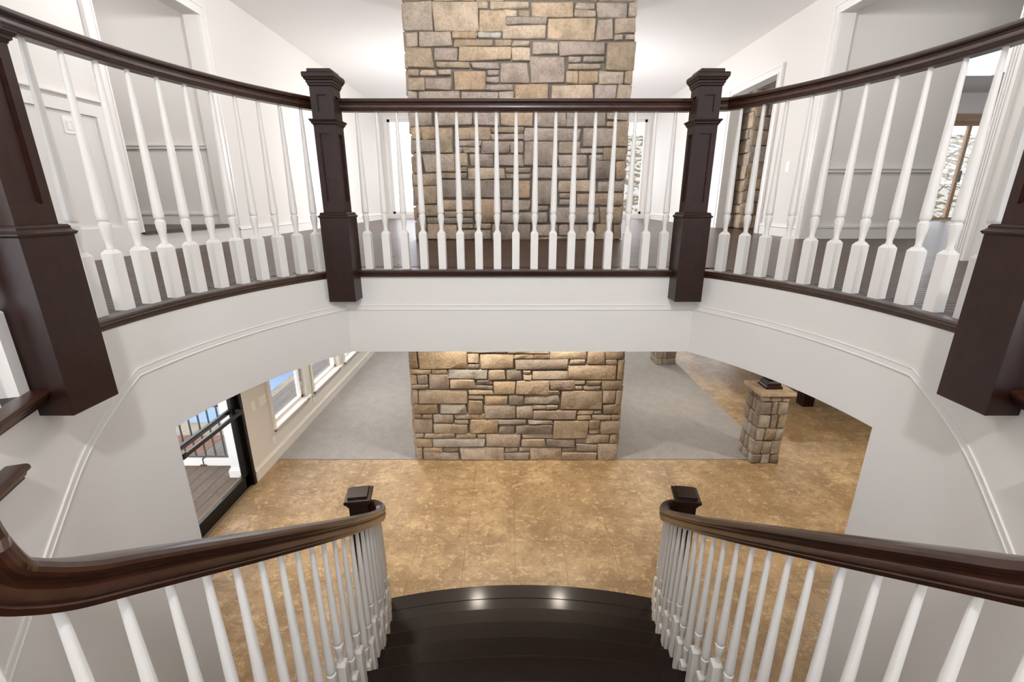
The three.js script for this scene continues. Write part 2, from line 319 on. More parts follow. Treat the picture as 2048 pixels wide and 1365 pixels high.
casingZ(XR, -1, -5.73, -3.7, 0, 2.39, 'white fluted casing round the wide opening in the right wall', true);
function baseZ(label, x, s, za, zb, y, h = 0.15) {
  const o = struct('baseboard_' + label, `white ${label.replace(/_/g, ' ')} baseboard`);
  mesh('board', [B(x, x + s * 0.016, y, y + h - 0.03, za, zb), B(x, x + s * 0.012, y + h - 0.035, y + h, za, zb)], M.trim, o);
  mesh('bead', sweep([[0, -0.010], [0.016, -0.007], [0.020, 0], [0.014, 0.009], [0, 0.012]].map(([a, b]) => [-a * s, b]), [V(x + s * 0.005, y + h - 0.03, za), V(x + s * 0.005, y + h - 0.03, zb)], { upright: true }), M.trim, o);
}
baseZ('left', XL, 1, ZB, -5.565 - CAS, 0);
baseZ('right_far', XR, -1, ZB, -8.15 - CAS, 0); baseZ('right', XR, -1, -6.84 + CAS, -5.73 - CAS, 0);
baseZ('lower_left', XL, 1, ZB, -5.09, LOW, 0.17);
{ const o = struct('baseboard_back', 'white far wall baseboard'); mesh('board', B(XL, XR, 0, 0.12, ZB, ZB + 0.018), M.trim, o); }
{
  const w = trimGroup('white panelled wainscot with chair rail on the near left wall');
  const x = XL, d = 0.018, za = -4.17 + CAS, zb = -1.4;
  mesh('chair_rail', sweep([[0, 0], [0.014, 0.004], [0.022, 0.018], [0.034, 0.026], [0.034, 0.036], [0, 0.04]].map(([a, b]) => [-a, b]), [V(x, 1.17, za), V(x, 1.17, zb)], { upright: true }), M.trim, w);
  mesh('top_rail', B(x, x + d, 1.085, 1.17, za, zb), M.trim, w);
  mesh('bottom_rail', B(x, x + d, 0, 0.24, za, zb), M.trim, w);
  for (const z of [za, -3.1, -2.25]) mesh('stile', B(x, x + d, 0.24, 1.085, z, z + 0.1), M.trim, w);
}
// ---- the raised side room behind the left opening
{
  const o = struct('wall_side_room', 'white walls of the raised room behind the left opening', [
    B(-5.6, XL - 0.15, 0, CEIL, -5.8, -5.65), B(-5.75, -5.6, 0, CEIL, -5.8, -3.3), B(-5.6, XL - 0.15, 0, CEIL, -3.45, -3.3), B(-5.75, XL - 0.15, 2.5, 2.7, -5.8, -3.3), B(-5.75, XL - 0.15, -0.1, 0.165, -5.8, -3.3)], M.wall);
  struct('floor_side_room', 'dark wood floor of the raised side room', grain(B(-5.6, XL - 0.01, 0.165, 0.18, -5.65, -3.45), 0), PLANK[2]);
  struct('trim_threshold', 'dark threshold strip at the top of the white step', B(XL - 0.15, XL + 0.03, 0.165, 0.188, -5.565, -4.17), M.strip);
  const t = trimGroup('white chair rail and base moulding in the raised side room');
  mesh('chair_rail', [B(-5.6, XL - 0.15, 1.02, 1.06, -5.65, -5.625), B(-5.6, XL - 0.15, 1.05, 1.066, -5.65, -5.612)], M.trim, t);
  mesh('base_moulding', [B(-5.6, XL - 0.15, 0.18, 0.30, -5.65, -5.634), B(-5.6, XL - 0.15, 0.29, 0.315, -5.65, -5.624)], M.trim, t);
}
// ---- the rooms behind the right openings
{
  struct('wall_right_recess', 'white stub wall with chair rail inside the wide right opening', [B(XR + 0.15, 5.05, 0, CEIL, -5.95, -5.8), B(5.05, 9.5, 2.18, CEIL, -5.95, -5.8)], M.wall);
  const t = trimGroup('white chair rail and baseboard on the right stub wall');
  mesh('chair_rail', [B(XR + 0.15, 5.05, 0.775, 0.82, -5.8, -5.775), B(XR + 0.15, 5.05, 0.81, 0.828, -5.8, -5.76)], M.trim, t);
  mesh('base_moulding', [B(XR + 0.15, 5.05, 0, 0.14, -5.8, -5.784), B(XR + 0.15, 5.05, 0.13, 0.155, -5.8, -5.774)], M.trim, t);
  struct('wall_right_room', 'white outer walls of the right hand room', [
    ...wallX(-11.15, -11, 0, CEIL, XR + 0.15, 12.6, [[4.75, 6.1, 0.02, 2.05], [9.35, 11.6, 0.02, 2.1]]), ...wallZ(12.4, 12.55, 0, CEIL, -11.15, -2.8, [[-9.5, -5, 0.8, 2.2]]), B(XR + 0.15, 12.6, 0, CEIL, -2.9, -2.75)], M.wall);
}

// ================================================================ NEWELS, BALUSTRADES, STAIRS
function frameOnSides(w, y0, y1, inset, top, bottom, d) {   // four face frames standing proud of a core
  return [0, 1, 2, 3].map((k) => {
    const f = k % 2 ? w / 2 - d - 0.0002 : w / 2, a = w / 2 - inset, s = new THREE.Shape(), h = new THREE.Path();
    s.moveTo(-f, y0); s.lineTo(f, y0); s.lineTo(f, y1); s.lineTo(-f, y1);
    h.moveTo(-a, y0 + bottom); h.lineTo(-a, y1 - top); h.lineTo(a, y1 - top); h.lineTo(a, y0 + bottom); s.holes.push(h);
    return new THREE.ExtrudeGeometry(s, { depth: d, bevelEnabled: false }).translate(0, 0, w / 2 - d).rotateY(k * Math.PI / 2);
  });
}
function beadOnSides(w, y0, y1, inset, top, bottom) {       // thin beads lining the panel recesses
  const out = [], a = w / 2 - inset, z = w / 2 - 0.006, t = 0.004;
  for (let k = 0; k < 4; k++) out.push(...[B(-a, -a + t, y0 + bottom, y1 - top, z - 0.006, z), B(a - t, a, y0 + bottom, y1 - top, z - 0.006, z), B(-a, a, y0 + bottom, y0 + bottom + t, z - 0.006, z), B(-a, a, y1 - top - t, y1 - top, z - 0.006, z)].map((g) => g.rotateY(k * Math.PI / 2)));
  return out;
}
const newelParts = (() => {
  const W = 0.178, S = 0.134, g = (x) => grain(x, 1);
  return (yb) => [
    ['base_box', g(square([[0.001, yb], [W / 2 - 0.002, yb], [W / 2, yb + 0.002], [W / 2, 0.345], [W / 2 - 0.003, 0.347], [0.001, 0.347]]))],
    ['base_collar', g(square([[0.001, 0.346], [0.092, 0.346], [0.0965, 0.352], [0.0965, 0.356], [0.089, 0.362], [0.086, 0.366], [0.0865, 0.372], [0.082, 0.378], [0.066, 0.38], [0.001, 0.38]]))],
    ['shaft', g(merge([B(-S / 2 + 0.0122, S / 2 - 0.0122, 0.371, 0.889, -S / 2 + 0.0122, S / 2 - 0.0122), ...frameOnSides(S, 0.372, 0.888, 0.03, 0.045, 0.07, 0.0125)]))],
    ['panel_bead', g(merge(beadOnSides(S, 0.372, 0.888, 0.03, 0.045, 0.07)))],
    ['middle_collar', g(square([[0.001, 0.886], [0.069, 0.886], [0.071, 0.893], [0.077, 0.898], [0.0775, 0.905], [0.083, 0.910], [0.0865, 0.917], [0.0855, 0.921], [0.067, 0.924], [0.001, 0.924]]))],
    ['upper_block', g(merge([B(-S / 2 + 0.0102, S / 2 - 0.0102, 0.921, 1.104, -S / 2 + 0.0102, S / 2 - 0.0102), ...frameOnSides(S, 0.92, 1.105, 0.038, 0.052, 0.042, 0.0105)]))],
    ['cap_moulding', g(square([[0.001, 1.098], [0.068, 1.098], [0.0735, 1.104], [0.0735, 1.112], [0.079, 1.116], [0.079, 1.126], [0.086, 1.132], [0.089, 1.141], [0.001, 1.141]]))],
    ['cap', g(square([[0.001, 1.141], [0.089, 1.141], [0.094, 1.145], [0.095, 1.163], [0.0915, 1.17], [0.072, 1.171], [0.07, 1.173], [0.07, 1.188], [0.067, 1.192], [0.001, 1.192]]))],
  ];
})();
function newel(label, x, z, y = 0, yb = -0.2, turn = 0, k = 1) {
  const t = thing('newel_post', label, 'newel post', [x, y, z], turn, 'dark newel posts');
  let shaft; for (const [n, g] of newelParts(yb)) { const m = mesh(n, g, M.wood, n === 'panel_bead' ? shaft : t); if (n === 'shaft') shaft = m; }
  t.scale.set(k, 1, k); return t;
}
const HALF = 0.089;
newel('dark square newel post at the left end of the bridge balustrade', -1.19, -2.99 - HALF, 0, -0.198);
newel('dark square newel post at the right end of the bridge balustrade', 1.12, -2.99 - HALF, 0, -0.198);
newel('large dark newel post cut by the left edge of the picture', -1.50 - HALF, -1.36 - HALF, 0, -0.228);
newel('large dark newel post cut by the right edge of the picture', 1.50 + HALF, -1.36 - HALF, 0, -0.228);

function balusterGeo(H, hb = 0.24) {
  const s = 0.025, block = merge([B(-s, s, 0, hb, -s, s), new THREE.CylinderGeometry(0.014 * Math.SQRT2, s * Math.SQRT2, 0.016, 4, 1).rotateY(Math.PI / 4).translate(0, hb + 0.008, 0)].map((g) => g.toNonIndexed()));
  block.computeVertexNormals();
  const r = [[0, 0.011, 0.0125], [0, 0.02, 0.0150], [0, 0.027, 0.0120], [0, 0.055, 0.0150], [0, 0.085, 0.0195], [0, 0.105, 0.0217], [0, 0.119, 0.0212], [0, 0.122, 0.0165], [0, 0.129, 0.0165], [0, 0.133, 0.0200], [0, 0.137, 0.0212], [0, 0.15, 0.0212]].map(([, y, q]) => [q, hb + y]);
  for (let k = 1; k <= 5; k++) r.push([lerp(0.0212, 0.0094, k / 5), lerp(hb + 0.15, H, k / 5)]);
  const lathe = toCreasedNormals(new THREE.LatheGeometry(r.map(([q, y]) => new THREE.Vector2(q, y)), 14).toNonIndexed(), 0.7);
  return merge([block, lathe]);
}
const railHalf = [[0, 0.075], [0.016, 0.0745], [0.027, 0.071], [0.0335, 0.064], [0.0350, 0.057], [0.0325, 0.051], [0.0260, 0.0475], [0.0215, 0.0455], [0.0205, 0.0415], [0.0245, 0.0385], [0.0310, 0.034], [0.0335, 0.027], [0.0325, 0.019], [0.0285, 0.0145], [0.0280, 0.0125], [0.0300, 0.0095], [0.0285, 0.005], [0.0265, 0]];
const railSize = (k) => [...railHalf, ...railHalf.slice(1).reverse().map(([a, b]) => [-a, b])].map(([a, b]) => [a * k, b * k]);
const railProfile = railSize(1), stairRail = railSize(1.16);
const nosing = (s) => [[-0.012, 0.001], [-0.004, -0.001], [0, -0.008], [-0.001, -0.016], [-0.006, -0.021], [-0.013, -0.023], [-0.013, -0.028], [-0.016, -0.036], [-0.022, -0.041], [-0.022, -0.048], [-0.06, -0.048], [-0.06, 0.001]].map(([a, b]) => [a * s, b]);
const RAILY = 0.985, bal = balusterGeo(RAILY);
function lay(t, geo, x, y, z, turn) { const m = mesh('baluster', geo, M.baluster, t); m.position.set(x, y, z); m.rotation.y = turn; return m; }
{
  const t = thing('balustrade', 'straight dark railed balustrade with white balusters across the bridge', 'balustrade');
  mesh('handrail', sweep(railProfile, [V(-1.13, RAILY, -3.16), V(1.06, RAILY, -3.16)]), M.rail, t);
  mesh('edge_nosing', sweep(nosing(1), [V(-1.18, 0, -3.087), V(1.12, 0, -3.087)], { upright: true }), M.rail, t);
  for (let k = 0; k < 17; k++) lay(t, bal, lerp(-1.037, 0.975, k / 16), 0, -3.162, 0);
}
for (const s of [-1, 1]) {
  const t = thing('balustrade', s < 0 ? 'curved dark railed balustrade with white balusters on the left of the stairwell' : 'curved dark railed balustrade with white balusters on the right of the stairwell', 'balustrade');
  const line = offset(side(s, between(-3.09, -1.5)), 0.075), nx = s < 0 ? -1.19 : 1.12;
  mesh('handrail', sweep(railProfile, [[nx + s * 0.04, -3.12 + (s > 0 ? -0.02 : 0)], ...line, [s * 1.62, -1.47]].map(([x, z]) => V(x, RAILY, z))), M.rail, t);
  mesh('edge_nosing', sweep(nosing(s), [[nx + s * 0.07, -3.1], ...side(s, between(-3.06, -1.5))].map(([x, z]) => V(x, 0, z)), { upright: true }), M.rail, t);
  const zs = s < 0 ? [-3.005, -1.795] : [-3.01, -1.755];
  const s0 = lengthAt(zs[0]), s1 = lengthAt(zs[1]);
  for (let k = 0; k < 11; k++) {
    const u = lerp(s0, s1, k / 10), p = along(u), q = along(u + 0.01), tx = q[0] - p[0], tz = q[1] - p[1], l = Math.hypot(tx, tz);
    lay(t, bal, s * (p[0] - tz / l * -0.075), 0, p[1] - tx / l * 0.075, Math.atan2(s * tx, tz));
  }
}
// ---- lower flight
const SX = 0.025, RISE = 0.176, RUN = 0.273, NR = 4.6;
const noseZ = [-3.269, -2.863, -2.592, -2.324, -2.05, -1.77, -1.497, -1.224, -0.951, -0.678];
const hwTable = [[-3.25, 1.19], [-3.05, 1.14], [-2.75, 1.055], [-2.49, 0.998], [-2.23, 0.955], [-1.97, 0.925], [-1.6, 0.905], [-1.2, 0.9], [-0.8, 0.912], [-0.4, 0.94]];
function hw(z) { if (z <= hwTable[0][0]) return hwTable[0][1]; for (let i = 1; i < hwTable.length; i++) if (z <= hwTable[i][0]) return lerp(hwTable[i - 1][1], hwTable[i][1], (z - hwTable[i - 1][0]) / (hwTable[i][0] - hwTable[i - 1][0])); return 0.94; }
const noseAt = (zc, x) => zc + NR - Math.sqrt(NR * NR - x * x);
{
  const t = thing('staircase', 'dark wooden lower flight with curved treads between white balusters', 'staircase', [SX, 0, 0]);
  const arc = (zc, w, n = 16) => Array.from({ length: n + 1 }, (_, k) => { const x = lerp(-w, w, k / n); return [x, noseAt(zc, x)]; });
  noseZ.forEach((zc, k) => {
    const y = LOW + RISE * (k + 1), back = k < 9 ? noseZ[k + 1] + 0.06 : -0.39, w = hw(zc + 0.06) + 0.055;
    if (k === 0) {
      mesh('tread', grain(slab([...arc(zc, w), ...arc(-3.122, w).reverse()], y - 0.035, y, 0.006), 0, 1, 0.3), M.tread, t);
      mesh('tread', grain(slab([...arc(-3.121, w), ...arc(back, w).reverse()], y - 0.035, y, 0.002), 0, 1, 1.3), M.tread, t);
    } else mesh('tread', grain(slab([...arc(zc, w), ...arc(back, w).reverse()], y - 0.035, y, 0.008), 0, 1, k * 0.37), M.tread, t);
    mesh('riser', grain(slab([...arc(zc + 0.03, w - 0.03), ...arc(zc + 0.05, w - 0.03).reverse()], y - RISE, y - 0.035), 0, 1, k), M.tread, t);
  });
  mesh('riser', grain(B(-0.95, 0.95, -1.25, -1.1, -0.42, -0.39), 0), M.tread, t);
  const sp = [];
  for (const s of [-1, 1]) noseZ.forEach((zc, k) => {
    const za = noseAt(zc, 0.95) + 0.04, zb = k < 9 ? noseAt(noseZ[k + 1], 0.95) + 0.04 : -0.4, n = 4, o = [];
    for (let i = 0; i <= n; i++) { const z = lerp(za, zb, i / n); o.push([s * (hw(z) + 0.03), z]); }
    for (let i = n; i >= 0; i--) { const z = lerp(za, zb, i / n); o.push([s * (hw(z) - 0.03), z]); }
    sp.push(slab(o, LOW, LOW + RISE * (k + 1) - 0.034));
  });
  mesh('spandrel', sp, M.trim, t);
}
const railMid = (z) => 0.242 + 0.716 * z;
const cache = new Map();
function fitBaluster(H, hb) { const key = Math.round(H * 200) + '_' + Math.round(hb * 200); if (!cache.has(key)) cache.set(key, balusterGeo(H, hb)); return cache.get(key); }
for (const s of [-1, 1]) {
  const t = thing('balustrade', s < 0 ? 'sloping balustrade with polished dark rail on the left of the lower flight' : 'sloping balustrade with polished dark rail on the right of the lower flight', 'balustrade', [SX, 0, 0]);
  const path = [], ease = [];
  ease.push(V(s * 0.945, 0.345, -0.36), V(s * 0.945, 0.34, -0.41), V(s * 0.945, 0.315, -0.465), V(s * 0.944, 0.25, -0.502), V(s * 0.942, 0.12, -0.520), V(s * 0.940, 0.0, -0.528), V(s * 0.936, -0.10, -0.538), V(s * 0.930, -0.172, -0.56), V(s * 0.926, -0.22, -0.60));
  for (let z = -0.66; z > -2.86; z -= 0.1) ease.push(V(s * hw(z), railMid(z) - 0.0435, z));
  const e = railMid(-2.9) - 0.045;
  ease.push(V(s * 1.085, e, -2.92), V(s * 1.11, e - 0.03, -3.0), V(s * 1.15, e - 0.04, -3.06), V(s * 1.21, e - 0.04, -3.08), V(s * 1.27, e - 0.04, -3.06));
  path.push(...new THREE.CatmullRomCurve3(ease, false, 'centripetal').getPoints(240));
  mesh('handrail', sweep(stairRail, path), M.rail, t);
  noseZ.forEach((zc, k) => {
    const y = LOW + RISE * (k + 1);
    for (const d of k === 0 ? [0.1, 0.18, 0.26, 0.34] : k % 2 ? [0.03, 0.139, 0.248] : [0.084, 0.193]) {
      const z = noseAt(zc, 0.95) + d, H = railMid(z) - 0.038 - y;
      lay(t, fitBaluster(H, 0.30 - d * 0.645 * 0.6), s * hw(z), y, z, s * -0.1);
    }
  });
}
newel('short dark newel post at the foot of the left lower rail', SX - 1.285, -3.06, -2.92, -0.11, 0.16, 1.04);
newel('short dark newel post at the foot of the right lower rail', SX + 1.285, -3.06, -2.92, -0.11, -0.16, 1.04);

newel('tall dark newel post on the half landing at left', SX - 0.945, -0.31, -0.66, -0.435);
newel('tall dark newel post on the half landing at right', SX + 0.945, -0.31, -0.66, -0.435);

// ---- curved upper flights
for (const s of [-1, 1]) {
  const nm = s < 0 ? 'left' : 'right';
  const t = thing('staircase', `curved dark wooden upper flight beyond the ${nm} edge newel post`, 'staircase');
  const b = thing('balustrade', `white balusters standing on the curved upper flight at the ${nm} edge`, 'balustrade');
  for (let k = 1; k <= 6; k++) {
    const y = Y1 - (k - 1) * RISE2, a = sTop + (k - 1) * RUN2, pts = side(s, cut(a - 0.03, a + RUN2 + 0.025, 6)), inner = offset(pts, -0.012), outer = offset(pts, 1.05);
    mesh('tread', grain(slab([...inner, ...outer.reverse()], y - 0.03, y, 0.004), 0, 1, k), M.tread, t);
    mesh('return_nosing', sweep(nosing(s), offset(pts, -0.03).map(([x, z]) => V(x, y, z)), { upright: true }), M.rail, t);
    const e = offset(side(s, cut(a + RUN2 - 0.004, a + RUN2 + 0.006, 2)), 0.03), f = offset(side(s, cut(a + RUN2 - 0.004, a + RUN2 + 0.006, 2)), 1.05);
    mesh('riser', slab([e[0], e[2], f[2], f[0]], y - RISE2, y - 0.03), M.trim, t);
    for (const d of [0.065, 0.2]) {
      const p = along(a + d), q = along(a + d + 0.01), tx = q[0] - p[0], tz = q[1] - p[1], l = Math.hypot(tx, tz);
      if (k < 5) lay(b, fitBaluster(1.0 + (d > 0.1 ? -0.08 : 0) + 0.02, 0.26), s * (p[0] + tz / l * 0.05), y, p[1] - tx / l * 0.05, Math.atan2(s * tx, tz));
    }
  }
  const up = offset(side(s, cut(sTop - 0.03, sTop + 0.86, 24)), 0.05).map(([x, z], i) => V(x, 1.0 - 0.12 - 0.89 * i / 24 * 0.59, z));
  mesh('handrail', sweep(railProfile, up), M.rail, b);
}

// ================================================================ STONEWORK
function stoneGeo(w, h, d) {                                // rough faced block, face towards +z, lower left corner at 0, 0
  const nx = w > 0.3 ? 6 : w > 0.14 ? 5 : 4, ny = h > 0.2 ? 5 : 4, P = [], idx = [], jx = Math.min(0.014, w * 0.07), jy = Math.min(0.009, h * 0.09);
  const cj = Array.from({ length: 4 }, () => [rr(-jx, jx), rr(-jy, jy)]), e = 0.009;
  for (let j = 0; j < ny; j++) for (let i = 0; i < nx; i++) {
    const bx = i === 0 ? 0 : i === nx - 1 ? 1 : lerp(e / w, 1 - e / w, (i - 1) / Math.max(1, nx - 3)), by = j === 0 ? 0 : j === ny - 1 ? 1 : lerp(e / h, 1 - e / h, (j - 1) / Math.max(1, ny - 3)), on = i === 0 || j === 0 || i === nx - 1 || j === ny - 1, corner = (i === 0 || i === nx - 1) && (j === 0 || j === ny - 1);
    let x = bx * w, y = by * h;
    const [ox, oy] = [0, 1].map((q) => lerp(lerp(cj[0][q], cj[1][q], bx), lerp(cj[2][q], cj[3][q], bx), by));
    x += ox + (on && !corner ? rr(-0.003, 0.003) : 0) + (corner ? (i ? -0.006 : 0.006) : 0); y += oy + (on && !corner ? rr(-0.003, 0.003) : 0) + (corner ? (j ? -0.005 : 0.005) : 0);
    P.push(x, y, on ? d - 0.010 : d + rr(-0.005, 0.005));
  }
  for (let j = 0; j < ny - 1; j++) for (let i = 0; i < nx - 1; i++) { const a = j * nx + i; idx.push(a, a + 1, a + nx + 1, a, a + nx + 1, a + nx); }
  const ring = []; for (let i = 0; i < nx; i++) ring.push(i); for (let j = 1; j < ny; j++) ring.push(j * nx + nx - 1); for (let i = nx - 2; i >= 0; i--) ring.push((ny - 1) * nx + i); for (let j = ny - 2; j > 0; j--) ring.push(j * nx);
  const b0 = P.length / 3; for (const q of ring) P.push(P[q * 3], P[q * 3 + 1], -0.02);
  ring.forEach((q, k) => { const k2 = (k + 1) % ring.length; idx.push(ring[k2], q, b0 + k, ring[k2], b0 + k, b0 + k2); });
  const g0 = new THREE.BufferGeometry(); g0.setAttribute('position', new THREE.Float32BufferAttribute(P, 3)); g0.setIndex(idx);
  const g = toCreasedNormals(g0, 0.9); return flatUV(g, 1.6, rr(0, 3), rr(0, 3));
}
function laidStone(parent, x, y, w, h, tone, plane, turn) { // plane(x, y) gives the place of a face point
  const m = mesh('stone', stoneGeo(w, h, 0.035 + rr(-0.004, 0.01)), STONE[tone][rnd() < 0.5 ? 0 : 1], parent);
  m.position.copy(plane(x, y)); m.rotation.y = turn; return m;
}
const tones = 'tobgpkkbg';
function courses(parent, width, y0, y1, plane, turn, lo = 0.1, hi = 0.2, minW = 0.12, maxW = 0.42) {
  let y = y0;
  while (y < y1 - 0.05) {
    let h = Math.min(rr(lo, hi), y1 - y); if (y1 - y - h < 0.06) h = y1 - y;
    let x = 0;
    while (x < width - 0.03) { let w = Math.min(rr(minW, maxW), width - x); if (width - x - w < 0.09) w = width - x; laidStone(parent, x + 0.005, y + 0.005, w - 0.01, h - 0.01, tones[Math.floor(rnd() * tones.length)], plane, turn); x += w; }
    y += h;
  }
}
const UP_STONES = '-1198,2185,290,266,b -893,2185,474,266,t -440,2391,128,60,b -296,2388,427,63,t 148,2311,439,132,t 605,2385,217,55,b 603,2311,239,64,b 838,2308,318,134,g 1176,2311,82,128,b -407,2181,284,194,t -142,2319,140,58,t 17,2316,115,56,b -108,2241,423,65,g -153,2109,470,123,t 331,2104,504,194,t 846,2098,175,194,p 1038,2168,220,126,b 1035,2096,98,53,b 1158,2096,99,53,b -1198,2040,129,132,b -1043,2040,343,132,b -683,2115,242,62,o -427,2113,254,59,s -684,2042,428,61,k -237,2042,172,61,k -52,2042,190,54,b -1195,1832,283,196,k -899,1904,257,119,p -629,1904,569,125,t -50,1903,186,125,t -891,1834,378,61,k -493,1829,289,55,g 158,1960,276,119,b 447,1958,500,121,p 966,1814,305,269,k 145,1683,382,265,p 549,1889,141,57,g 705,1889,231,57,g 548,1820,362,58,b 539,1681,123,125,o 677,1681,208,125,o 898,1676,256,125,b 1174,1678,83,132,k -185,1683,309,205,p -1190,1758,120,60,k -1060,1761,182,53,o -862,1761,137,53,b -703,1618,361,196,o -322,1761,120,53,g -336,1689,130,60,g -1199,1613,175,130,k -1014,1618,295,121,p -358,1615,306,57,p -1204,1486,94,118,b -1100,1486,472,118,p -616,1486,404,116,g -197,1486,162,116,p -30,1486,375,186,o 376,1486,469,181,t 855,1486,235,177,p 1105,1486,155,181,b -1198,1260,251,206,g -939,1258,446,209,b -482,1258,287,209,p -186,1258,363,209,o 187,1251,356,216,p 556,1248,431,219,g 1000,1314,246,153,g 1007,1248,88,57,k 1117,1038,140,266,k -1197,1118,104,127,o -1083,1120,158,128,o -918,980,192,263,k -711,1120,410,123,o -288,1182,358,62,k -304,1110,375,65,p 77,1106,640,128,p 740,1035,363,194,p -1198,985,266,121,g -715,1041,316,64,g -615,975,188,58,b -709,975,84,58,g -407,973,321,127,p -76,973,141,127,p 82,833,380,258,p 479,966,230,126,b 723,966,265,60,g 997,897,258,127,k -1194,754,105,217,k -1074,769,352,197,b -707,838,147,127,t -542,833,274,123,p -258,833,329,123,p 478,828,332,123,p 829,897,163,59,g 833,694,307,194,d 1151,689,97,194,o -706,767,125,57,d -572,691,429,128,t -889,694,303,60,k -1200,626,296,123,k -121,767,273,47,b -124,697,282,54,g 179,694,637,125,p -1200,415,256,198,k -928,480,884,203,d -33,480,189,198,o 187,413,284,265,p 489,549,441,125,t 941,552,321,116,g 495,480,194,51,k 497,405,200,62,p 717,403,528,124,o -1195,267,288,136,k -893,341,376,124,o -503,204,313,261,o -865,267,343,63,k -1065,195,541,61,g -179,338,331,126,p -182,199,543,126,g -1197,0,115,256,g -1067,0,338,182,o -713,129,192,53,k -716,0,402,113,p -508,127,206,66,k -297,0,463,182,p 190,335,173,62,g 381,193,593,189,g 991,193,263,184,k 182,49,302,128,b 184,0,425,35,b 501,49,115,128,p 628,0,303,177,b 944,0,201,182,k 1159,0,95,177,k';
const LOW_STONES = '-1404,1375,107,225,k -1274,1368,626,232,t -641,1446,154,136,t -633,1375,141,59,g -479,1372,443,198,t -639,1589,505,29,g -112,1579,543,39,k -26,1503,246,67,k 232,1507,197,63,k 440,1507,467,99,t 921,1436,229,170,t 1163,1503,243,103,k 1171,1426,147,62,b 1336,1213,82,272,k -14,1362,694,132,g 699,1434,205,57,g 699,1216,622,202,t -1392,1294,270,62,t -1110,1294,197,58,t -901,1223,526,133,s -361,1213,212,137,t -140,1211,216,133,d 90,1290,104,53,g 91,1207,110,75,t 216,1213,467,131,b -1399,1150,76,125,k -1311,1160,140,118,g -1162,1087,257,198,p -893,1085,337,128,t -534,1144,224,59,d -536,1074,225,57,d -1388,1085,213,56,g -297,1001,287,190,t 4,1001,428,194,t 448,1072,327,122,p 759,1138,159,63,g 926,1135,195,65,k 783,1068,103,51,k 898,1064,227,61,g 1141,1068,263,132,k -1392,867,74,195,b -1303,869,654,195,b -639,998,330,66,t -632,928,191,60,k -426,850,305,135,t -110,850,213,135,d 111,854,469,134,g 422,998,159,64,g 592,778,555,271,b 1164,863,165,192,b 1341,856,75,195,b -1380,720,329,130,k -1029,723,354,127,s -653,713,210,195,k -423,644,405,189,g -10,647,226,186,g 231,781,165,60,b 409,785,158,56,g 229,631,585,134,p 831,702,207,60,k 1051,710,105,49,d 1171,710,230,133,k 835,627,182,66,k 1031,627,255,70,b 1297,627,102,70,k -1387,647,96,55,k -1279,647,140,53,d -1125,581,269,119,p -843,631,416,71,b -848,567,200,53,d -1396,427,254,201,g -1124,427,470,134,b -632,417,383,206,t -237,557,380,66,g 162,557,339,61,b -238,413,221,132,d -10,417,497,126,d 509,341,480,269,k 1004,487,135,127,k 994,413,147,61,k 1154,413,255,201,b -1387,349,112,60,k -1263,349,410,64,b -842,345,289,68,k -539,345,124,61,k -404,213,460,191,b 73,341,427,65,b 970,270,310,125,b 1295,263,97,129,k -1388,208,228,123,k -1148,208,719,126,s 71,213,334,116,b 417,208,396,119,d 826,263,139,68,g 830,139,298,110,g 1144,0,258,250,b -1393,0,81,191,b -1296,125,268,65,k -1015,125,224,65,d -1291,4,492,112,g -776,0,614,191,b -149,132,186,62,g 45,132,158,62,g -156,4,335,115,g 198,4,426,191,b 638,135,181,59,d 638,0,485,123,b';
function chimney(label, table, y0, x0, x1, topFrom, topTo, mortar) {
  const t = thing('stone_chimney', label, 'chimney', [0, y0, CH]);
  mesh('core', B(x0 + 0.015, x1 - 0.015, 0, topTo, -1.1, -0.026), mortar, t);
  for (const r of table.split(' ')) { const [x, y, w, h, k] = r.split(','); laidStone(t, x / 1000, y / 1000, w / 1000, h / 1000, k, (a, b) => V(a, b, -0.03), 0); }
  courses(t, x1 - x0, topFrom, topTo, (a, b) => V(x0 + a, b, -0.03), 0, 0.12, 0.2, 0.15, 0.5);
  courses(t, 1.05, 0, topTo, (a, b) => V(x1 - 0.012, b, -0.05 - a), Math.PI / 2, 0.16, 0.26, 0.25, 0.6);
  courses(t, 1.05, 0, topTo, (a, b) => V(x0 + 0.012, b, -1.1 + a), -Math.PI / 2, 0.16, 0.26, 0.25, 0.6);
}
chimney('tall tan fieldstone chimney rising behind the bridge balustrade', UP_STONES, 0, -1.205, 1.245, 2.457, CEIL - 0.012, M.mortar);
chimney('fieldstone chimney base seen under the bridge on the lower floor', LOW_STONES, LOW, -1.4, 1.41, 1.625, SOFFIT - LOW - 0.012, M.mortar);
function pier(label, x, z, w, h, cap) {
  const t = thing('stone_pier', label, 'stone pier', [x, LOW, z]);
  mesh('core', B(0.02, w - 0.02, 0, h, -w + 0.02, -0.02), M.mortar, t);
  const tn = tones; let y = 0, k = 0;
  while (y < h - 0.05) {
    let hh = Math.min(rr(0.13, 0.21), h - y); if (h - y - hh < 0.08) hh = h - y;
    for (const [pl, turn] of [[(a, b) => V(a, b, -0.03), 0], [(a, b) => V(0.03, b, -w + a), -Math.PI / 2], [(a, b) => V(w - 0.03, b, -a), Math.PI / 2]]) {
      let xx = 0; const cuts = [rr(0.1, 0.17), rr(0.22, 0.28)];
      for (const c of [...cuts, w]) { laidStone(t, xx + 0.004, y + 0.004, c - xx - 0.008, hh - 0.008, 'gbgkgpsd'[Math.floor(rnd() * 8)], pl, turn); xx = c; }
    }
    y += hh; k++;
  }
  mesh('cap', flatUV(slab([[-0.05, 0.045], [w + 0.05, 0.045], [w + 0.05, -w - 0.045], [-0.05, -w - 0.045]], h, h + 0.055, 0.008), 1.4), M.cap, t);
  return t;
}
